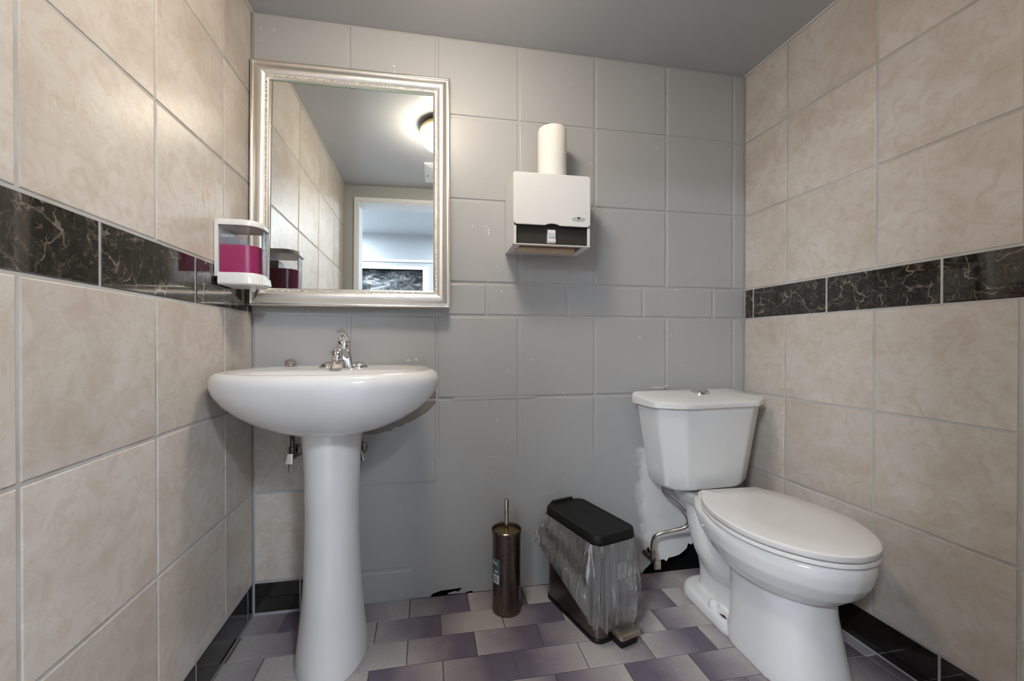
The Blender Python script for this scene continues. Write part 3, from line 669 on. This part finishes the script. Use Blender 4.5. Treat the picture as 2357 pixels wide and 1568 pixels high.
# shut-off valves under the basin
for nm, x, lab in (('l', .138, 'dark shut-off valve with hose on the wall left of the sink pedestal'), ('r', .352, 'dark shut-off valve peeking out right of the sink pedestal')):
    v = empty('shutoff_valve', (x, -.0003, .555), lab, 'valve', group='shut-off valves under the sink')
    MB().lathe([(.022, 0), (.022, .004), (.012, .008)], (0, 0, 0), 20).xf(Matrix.Rotation(PI/2, 4, 'X')).build('wall_flange', DARKM, v, 40)
    MB().tube([(0, -.004, 0), (0, -.045, 0)], .0085, 14).build('stub', DARKM, v, 50)
    MB().tube([(0, -.040, -.016), (0, -.040, .022)], .011, 12).build('body', DARKM, v, 50)
    s = -1 if nm == 'l' else 1
    MB().loft([rrect(s*.006, -.058, .013, .004, .003, -.030), rrect(s*.002, -.058, .010, .004, .003, .004)]).build('handle', CHROME, v, 40)
    top = .69 - .555
    MB().tube(catmull([(0, -.040, .02), (0, -.041, .05), (s*-.004, -.06, .08), (s*-.02 if nm == 'l' else -.01, -.085, top + .012)], 6), .0075, 12).build('hose', DARKM, v, 60)
    if nm == 'l': MB().tube([(-.006, -.058, -.03), (-.008, -.057, -.062)], [.002, .0006], 8).build('cable_tie', DARKM, v, 60)

# ------------------------------------------------------------------ toilet
TO = (1.628, -.006); TROT = math.radians(-2.0)
tl = empty('toilet', (TO[0], TO[1], 0), 'white two-piece toilet with closed lid in the corner', 'toilet', rot=(0, 0, TROT))
def octo(hw_, hm, yb, ys, yf, z, r=.012):
    """tank plan: half width hw_, front flat half width hm, back yb, side end ys, front yf"""
    P = [Vector((-hw_, yb)), Vector((-hw_, ys)), Vector((-hm, yf)), Vector((hm, yf)), Vector((hw_, ys)), Vector((hw_, yb))]
    out = []; n = len(P)
    for i in range(n):
        a, b, c = P[i-1], P[i], P[(i+1) % n]
        d0 = (a-b).normalized(); d1 = (c-b).normalized(); rr_ = r*1.6
        p0, p1 = b + d0*rr_, b + d1*rr_
        for k in range(6):
            t = k/5; q = p0*(1-t)**2 + b*2*t*(1-t) + p1*t*t; out.append((q.x, q.y, z))
    return out
tk = MB()
def tank_ring(z, s):
    return octo(.185 + .052*s, .118 + .032*s, -.018, -.128 - .014*s, -.166 - .028*s, z, .007)
tk.loft([octo(.15, .09, -.03, -.10, -.13, .392, .02), octo(.176, .112, -.02, -.124, -.161, .396, .02)] + [tank_ring(.408 + .289*i/6, i/6) for i in range(7)])
TR2 = Matrix.Translation((-.022, -.118, 0)) @ Matrix.Rotation(math.radians(6.0), 4, 'Z') @ Matrix.Translation((0, .1, 0)) @ Matrix.Diagonal((.955, 1, 1, 1))
tk.xf(TR2).build('tank', PORC, tl, 30)
ld = MB()
ld.loft([octo(.238, .15, -.014, -.143, -.196, .694), octo(.252, .160, -.008, -.150, -.206, .6955), octo(.253, .161, -.006, -.151, -.2075, .712), octo(.251, .159, -.006, -.150, -.2055, .722), octo(.243, .152, -.009, -.146, -.198, .7285), octo(.225, .135, -.015, -.135, -.18, .7325), octo(.15, .08, -.04, -.11, -.13, .737), octo(.06, .03, -.07, -.10, -.11, .738)])
def slope(ring, k):
    return [(x, y, z + k*max(0, (y + .2075)/.2)) for x, y, z in ring]
ld = MB()
ld.loft([octo(.238, .15, -.014, -.143, -.196, .694, .006), octo(.252, .160, -.008, -.150, -.206, .6955, .007), slope(octo(.253, .161, -.006, -.151, -.2075, .704, .007), .010), slope(octo(.2525, .1605, -.006, -.1505, -.207, .709, .007), .018), slope(octo(.249, .157, -.008, -.149, -.203, .7125, .007), .022), slope(octo(.240, .149, -.012, -.145, -.195, .7150, .007), .024), slope(octo(.16, .09, -.04, -.12, -.15, .7195, .006), .026), slope(octo(.06, .03, -.07, -.10, -.11, .7215, .004), .027)])
ld.xf(TR2).build('tank_lid', PORC, tl, 24)
MB().lathe([(.036, .728), (.036, .740), (.031, .745), (.018, .7495), (.004, .7505)], (0, -.088, 0), 28).xf(TR2).build('flush_button', CHROME, tl, 40)
HWT = [(0, .59), (.05, .685), (.1, .765), (.2, .875), (.35, .975), (.5, 1.0), (.62, .965), (.72, .885), (.80, .785), (.87, .655), (.93, .50), (.97, .335), (.99, .195), (1, 0)]
def hw_at(u):
    for (a, b), (c, d) in zip(HWT, HWT[1:]):
        if u <= c: t = (u-a)/(c-a); return b + (d-b)*t
    return 0
def egg(a, yb, yf, z, wf=0, bw=0, n=40, r=.012):
    """seat outline: straight back at yb with rounded corners, long rounded front at yf, half width a"""
    us = [math.sin(PI/2*i/n) for i in range(n+1)]
    hs = [hw_at(u)*a for u in us]
    for _ in range(2): hs = [hs[0]] + [(hs[i-1] + 2*hs[i] + hs[i+1])/4 for i in range(1, n)] + [0]
    L = yf - yb; R = []
    for k in range(4): R.append((hs[0]*(.90 + .10*math.sin(k/4*PI/2)), yb - r*(1 - math.cos(k/4*PI/2))))
    R += [(h, yb + L*(u*(1 - abs(r/L)) + abs(r/L))) for u, h in zip(us, hs)]
    return [(x, y, z) for x, y in R] + [(-x, y, z) for x, y in reversed(R[:-1])]
# bowl with trapway, foot and front skirt, grown together into one porcelain body
bw_ = MB()
bw_.loft([egg(.060, -.33, -.52, .215, wf=.55), egg(.100, -.30, -.575, .228, wf=.55), egg(.138, -.27, -.625, .250, wf=.56), egg(.163, -.24, -.660, .282, wf=.57), egg(.178, -.21, -.682, .318, wf=.58), egg(.183, -.19, -.690, .350, wf=.585), egg(.182, -.18, -.689, .368, wf=.585), egg(.174, -.18, -.680, .378, wf=.585)])
bw_.loft([rrect(.004, -.15, .072, .12, .05, .30), rrect(.004, -.16, .098, .145, .05, .34), rrect(.004, -.165, .106, .150, .045, .366), rrect(.004, -.165, .101, .145, .04, .3775)])
# skirt under the bowl
def skirt(hx, yb, yf, z, n=40):
    out = []
    yc = yf + hx*1.15
    for i in range(n):
        t = 2*PI*i/n; c, s = math.cos(t), math.sin(t)
        if s <= 0: out.append((hx*math.copysign(abs(c)**.8, c), yc + (yc-yf)*-abs(s)**.9, z))
        else: out.append((hx*math.copysign(abs(c)**.35, c), yc + (yb-yc)*abs(s)**.35, z))
    return out
bw_.loft([skirt(.116, -.345, -.630, 0), skirt(.115, -.345, -.628, .03), skirt(.107, -.345, -.612, .10), skirt(.099, -.34, -.597, .18), skirt(.096, -.33, -.59, .25), skirt(.09, -.33, -.56, .29)])
# trapway: an S bend bulging at the side
bw_.tube(catmull([(0, -.36, .20), (0, -.27, .17), (0, -.20, .19), (0, -.16, .25), (0, -.135, .32)], 6), [.088]*25, 24)
bw_.tube(catmull([(0, -.21, .0), (0, -.195, .06), (0, -.175, .12), (0, -.158, .18), (0, -.162, .24), (0, -.165, .31)], 6), [.060]*31, 24)
bw_.loft([rrect(0, -.27, .062, .14, .05, .03), rrect(0, -.27, .062, .14, .05, .20)])
# foot
bw_.loft([rrect(0, -.255, .116, .165, .085, 0), rrect(0, -.255, .117, .166, .085, .018), rrect(0, -.255, .112, .161, .082, .034), rrect(0, -.255, .10, .15, .075, .040)])
bo = bw_.build('bowl', PORC, tl)
rm = bo.modifiers.new('remesh', 'REMESH'); rm.mode = 'VOXEL'; rm.voxel_size = .0042; rm.use_smooth_shade = True
sm = bo.modifiers.new('smooth', 'SMOOTH'); sm.factor = .5; sm.iterations = 6
st = MB(); st.loft([egg(.186, -.234, -.692, .3825), egg(.188, -.232, -.694, .3840), egg(.188, -.232, -.694, .3930), egg(.1875, -.2325, -.6935, .3938)])
st.build('seat', SEATM, tl, 40)
sl = MB(); sl.loft([egg(.1875, -.2325, -.6930, .3980), egg(.188, -.232, -.6935, .3988), egg(.188, -.232, -.6935, .4110), egg(.1855, -.233, -.6905, .4135), egg(.182, -.235, -.687, .4148), egg(.10, -.30, -.60, .4165)])
sl.build('seat_lid', SEATM, tl, 32)
for s in (-1, 1):
    MB().loft([rrect(s*.075, -.218, .022, .016, .007, .378), rrect(s*.075, -.218, .022, .016, .007, .396), rrect(s*.075, -.218, .018, .012, .006, .400)]).build('hinge', SEATM, tl, 40)
    MB().lathe([(.0165, .036), (.0165, .046), (.0135, .058), (.007, .063), (.002, .064)], (s*.092, -.283, 0), 20).build('bolt_cap', PORC, tl, 50)
MB().add([(-.0995, -.318, .0415), (-.089, -.332, .0415), (-.094, -.352, .0415), (-.1005, -.338, .0415)], [(0, 1, 2, 3)]).build('rust_stain', RUST, tl)
MB().lathe([(.0045, 0), (.0045, .002)], (0, 0, 0), 10).xf(TR2 @ Matrix.Translation((.2310, -.115, .66)) @ Matrix.Rotation(PI/2, 4, 'Y')).build('side_hole', INK, tl)

# water supply line of the toilet
ws = empty('water_supply_line', (1.485, -.0015, .068), 'bent steel water pipe with valve between wall and toilet tank', 'pipe')
def wl_(p): return (p[0]-1.485, p[1]+.0015, p[2]-.068)
MB().tube(catmull([wl_(p) for p in ((1.438, -.060, .105), (1.438, -.060, .155), (1.450, -.070, .186), (1.505, -.088, .206), (1.549, -.104, .226), (1.555, -.106, .258), (1.535, -.088, .298), (1.502, -.068, .326), (1.484, -.060, .352), (1.482, -.060, .385))], 8), .0070, 14).build('pipe', NICKEL, ws, 60)
MB().lathe([(.0085, .374-.068), (.016, .378-.068), (.017, .404-.068)], (1.482-1.485, -.0585, 0), 8).build('tank_nut', WPLAS, ws, 30)
MB().tube([wl_((1.438, -.060, .088)), wl_((1.438, -.060, .126))], [.011, .009], 8).build('compression_nut', NICKEL, ws, 30)
MB().tube([wl_((1.438, 0.004, .086)), wl_((1.438, -.070, .086))], .0105, 12).build('valve_body', DARKM, ws, 40)
MB().loft([rrect(-.036, -.074, .014, .005, .004, -.010), rrect(-.036, -.074, .014, .005, .004, .022)]).build('valve_handle', NICKEL, ws, 40)

# ------------------------------------------------------------------ toilet brush in its holder
tb = empty('toilet_brush', (.852, -.113, 0), 'toilet brush in hammered bronze cylinder holder by the grey wall', 'toilet brush')
MB().lathe([(.044, 0), (.0495, .0), (.0505, .004), (.0495, .010), (.0490, .02), (.0490, .262), (.0505, .268), (.052, .274), (.0515, .279), (.049, .281), (.0465, .278), (.0465, .268), (.005, .266)], n=56).build('holder', HAMMER, tb, 40)
MB().lathe([(.0455, .2665), (.0455, .270), (.012, .271)], n=40).build('cap_disc', m_steel('worn_brass', (.22, .14, .05), (.42, .30, .13), .38), tb, 40)
MB().lathe([(.0082, .268), (.0082, .378), (.0078, .380), (.003, .381)], n=20).build('handle', NICKEL, tb, 40)
def wrap(me, r, a0, z0):                        # lay a flat x,y mesh round the cylinder
    for v in me.vertices:
        a = a0 + v.co.x / r; rad = r + max(0, v.co.z)
        v.co = (rad*math.cos(a), rad*math.sin(a), z0 + v.co.y)
    return me
def patch_mesh(nm, x0, x1, y0, y1, mat, h=.0003, n=14):
    m = MB(); vs = []; fs = []
    for i in range(n+1):
        x = x0 + (x1-x0)*i/n; vs += [(x, y0, h), (x, y1, h)]
    for i in range(n): fs.append((2*i, 2*i+2, 2*i+3, 2*i+1))
    me = bpy.data.meshes.new(nm); me.from_pydata(vs, [], fs); me.materials.append(mat)
    return me
A0 = math.radians(201); RR = .0492
st_ = link('sticker', wrap(patch_mesh('sticker', -.026, .026, -.045, .041, STICK), RR, A0, .150), tb)
link('barcode_panel', wrap(patch_mesh('barcode_panel', -.004, .0225, -.0425, -.014, STICKW, .0006), RR, A0, .150), st_)
for k, (x, w_) in enumerate(((.000, .0022), (.0034, .0009), (.0052, .0016), (.0078, .0008), (.0095, .0018), (.0125, .0009), (.0142, .0014), (.0166, .0008))):
    link('bar', wrap(patch_mesh('bar', x, x+w_, -.038, -.0185, INK, .0008, 2), RR, A0, .150), st_)
link('size_panel', wrap(patch_mesh('size_panel', .004, .0165, -.0055, .0005, STICKW, .0006), RR, A0, .150), st_)
link('lettering', wrap(text_mesh('VING', .0135, STICKW, 'lettering', True, .0002), RR + .0006, A0 + .0005/RR, .150 + .0245), st_)
link('small_print', wrap(patch_mesh('small_print', -.008, .0125, .0112, .0132, INK, .0006), RR, A0, .150), st_)
link('small_print', wrap(patch_mesh('small_print', -.008, .0125, .0072, .0092, INK, .0006), RR, A0, .150), st_)

# ------------------------------------------------------------------ pedal bin with clear bag
BR = math.radians(16.5); bl, bwid = .285, .160
fl = Vector((1.087, -.338)); ux = Vector((math.cos(BR), math.sin(BR))); uy = Vector((-math.sin(BR), math.cos(BR)))
ctr = fl + ux*bwid/2 + uy*bl/2
bn = empty('pedal_bin', (ctr.x, ctr.y, 0), 'slim brown steel pedal bin with black lid and clear bag beside toilet', 'bin', rot=(0, 0, BR))
hx, hy = bwid/2, bl/2
MB().loft([rrect(0, 0, hx, hy, .030, .0), rrect(0, 0, hx+.0015, hy+.0015, .031, .003), rrect(0, 0, hx+.0015, hy+.0015, .031, .010), rrect(0, 0, hx, hy, .030, .012)]).build('base', BLKP, bn, 40)
MB().loft([rrect(0, 0, hx-.002, hy-.002, .029, .011), rrect(0, 0, hx-.002, hy-.002, .029, .306)]).build('body', BRONZE, bn, 40)
lid = MB(); lz = .304
lid.loft([rrect(0, 0, hx+.004, hy+.004, .030, lz), rrect(0, 0, hx+.005, hy+.005, .031, lz+.004), rrect(0, 0, hx+.003, hy+.003, .030, lz+.024), rrect(0, 0, hx+.001, hy+.001, .029, lz+.0275), rrect(0, 0, hx-.006, hy-.006, .025, lz+.0285), rrect(0, -.004, hx-.012, hy-.016, .022, lz+.0265), rrect(0, -.004, hx-.016, hy-.02, .02, lz+.0262)])
lid.build('lid', BLKP, bn, 35)
MB().loft([rrect(0, hy+.006, .05, .010, .006, lz-.01), rrect(0, hy+.006, .05, .010, .006, lz+.024), rrect(0, hy+.004, .044, .007, .005, lz+.034)]).build('hinge', BLKP, bn, 40)
pdl = MB().loft([rrect(.012, -hy-.028, .040, .024, .008, .030), rrect(.012, -hy-.028, .041, .025, .009, .034), rrect(.012, -hy-.027, .040, .023, .008, .042), rrect(.012, -hy-.025, .035, .018, .007, .0445)]).build('pedal', PEDALM, bn, 45)
MB().loft([rrect(.012, -hy-.02, .033, .022, .006, .0015), rrect(.012, -hy-.02, .036, .024, .006, .030)]).build('pedal_rubber', BLKP, pdl, 40)
lb = MB().box(.004, .034, -hy-.0006, -hy+.002, .100, .232).build('front_label', INK, bn)
MB().box(.002, .036, -hy-.0012, -hy-.0007, .182, .232).build('label_top', STICKW, lb)
MB().box(.012, .026, -hy-.0018, -hy-.0013, .200, .228).build('label_picture', EMBS, lb)
# the bag: a loose skirt hanging over the rim, long at the front, short at the back
def bag():
    m = MB(); rings = []; N = 120; M = 30
    base = rrect(0, 0, hx+.004, hy+.004, .034, 0, 29)
    N = len(base)
    for k in range(M + 1):
        t = k / M; ring = []
        for i, (x, y, _) in enumerate(base):
            f = max(0, min(1, (hy - y) / (2*hy)))                       # 0 at the back, 1 at the front
            low = .205 - .155*f**.9
            if x > 0: low += .02*(1-f)
            z = lz + .001 + (low - lz)*t + .010*math.sin(i*.33 + .8)*t
            flare = .004 + .018*t*(1 - .25*f) + .005*math.sin(i*.41 + 2.2*t) * (.25 + t) + .0035*math.sin(i*1.13 + 4*t)*(.4 + t) + .022*max(0, (.22 - f)/.22)*t
            dg = i*.16 - t*5.2
            flare += .0055*max(0, math.sin(dg))**4*min(1, t*3) + .0035*math.sin(dg*2.3 + 1)*t
            if t > .93: flare -= .010*(t-.93)/.07
            nx, ny = x/hx, y/hy; L = math.hypot(nx, ny) or 1
            cx_, cy_ = max(-hx+.034, min(hx-.034, x)), max(-hy+.034, min(hy-.034, y))
            dx, dy = x - cx_, y - cy_; d_ = math.hypot(dx, dy) or 1
            ring.append((x + dx/d_*flare, y + dy/d_*flare, z))
        rings.append(ring)
    return m.loft(rings, cap0=False, cap1=False)
bag().build('clear_bag', BAG, bn, 180)
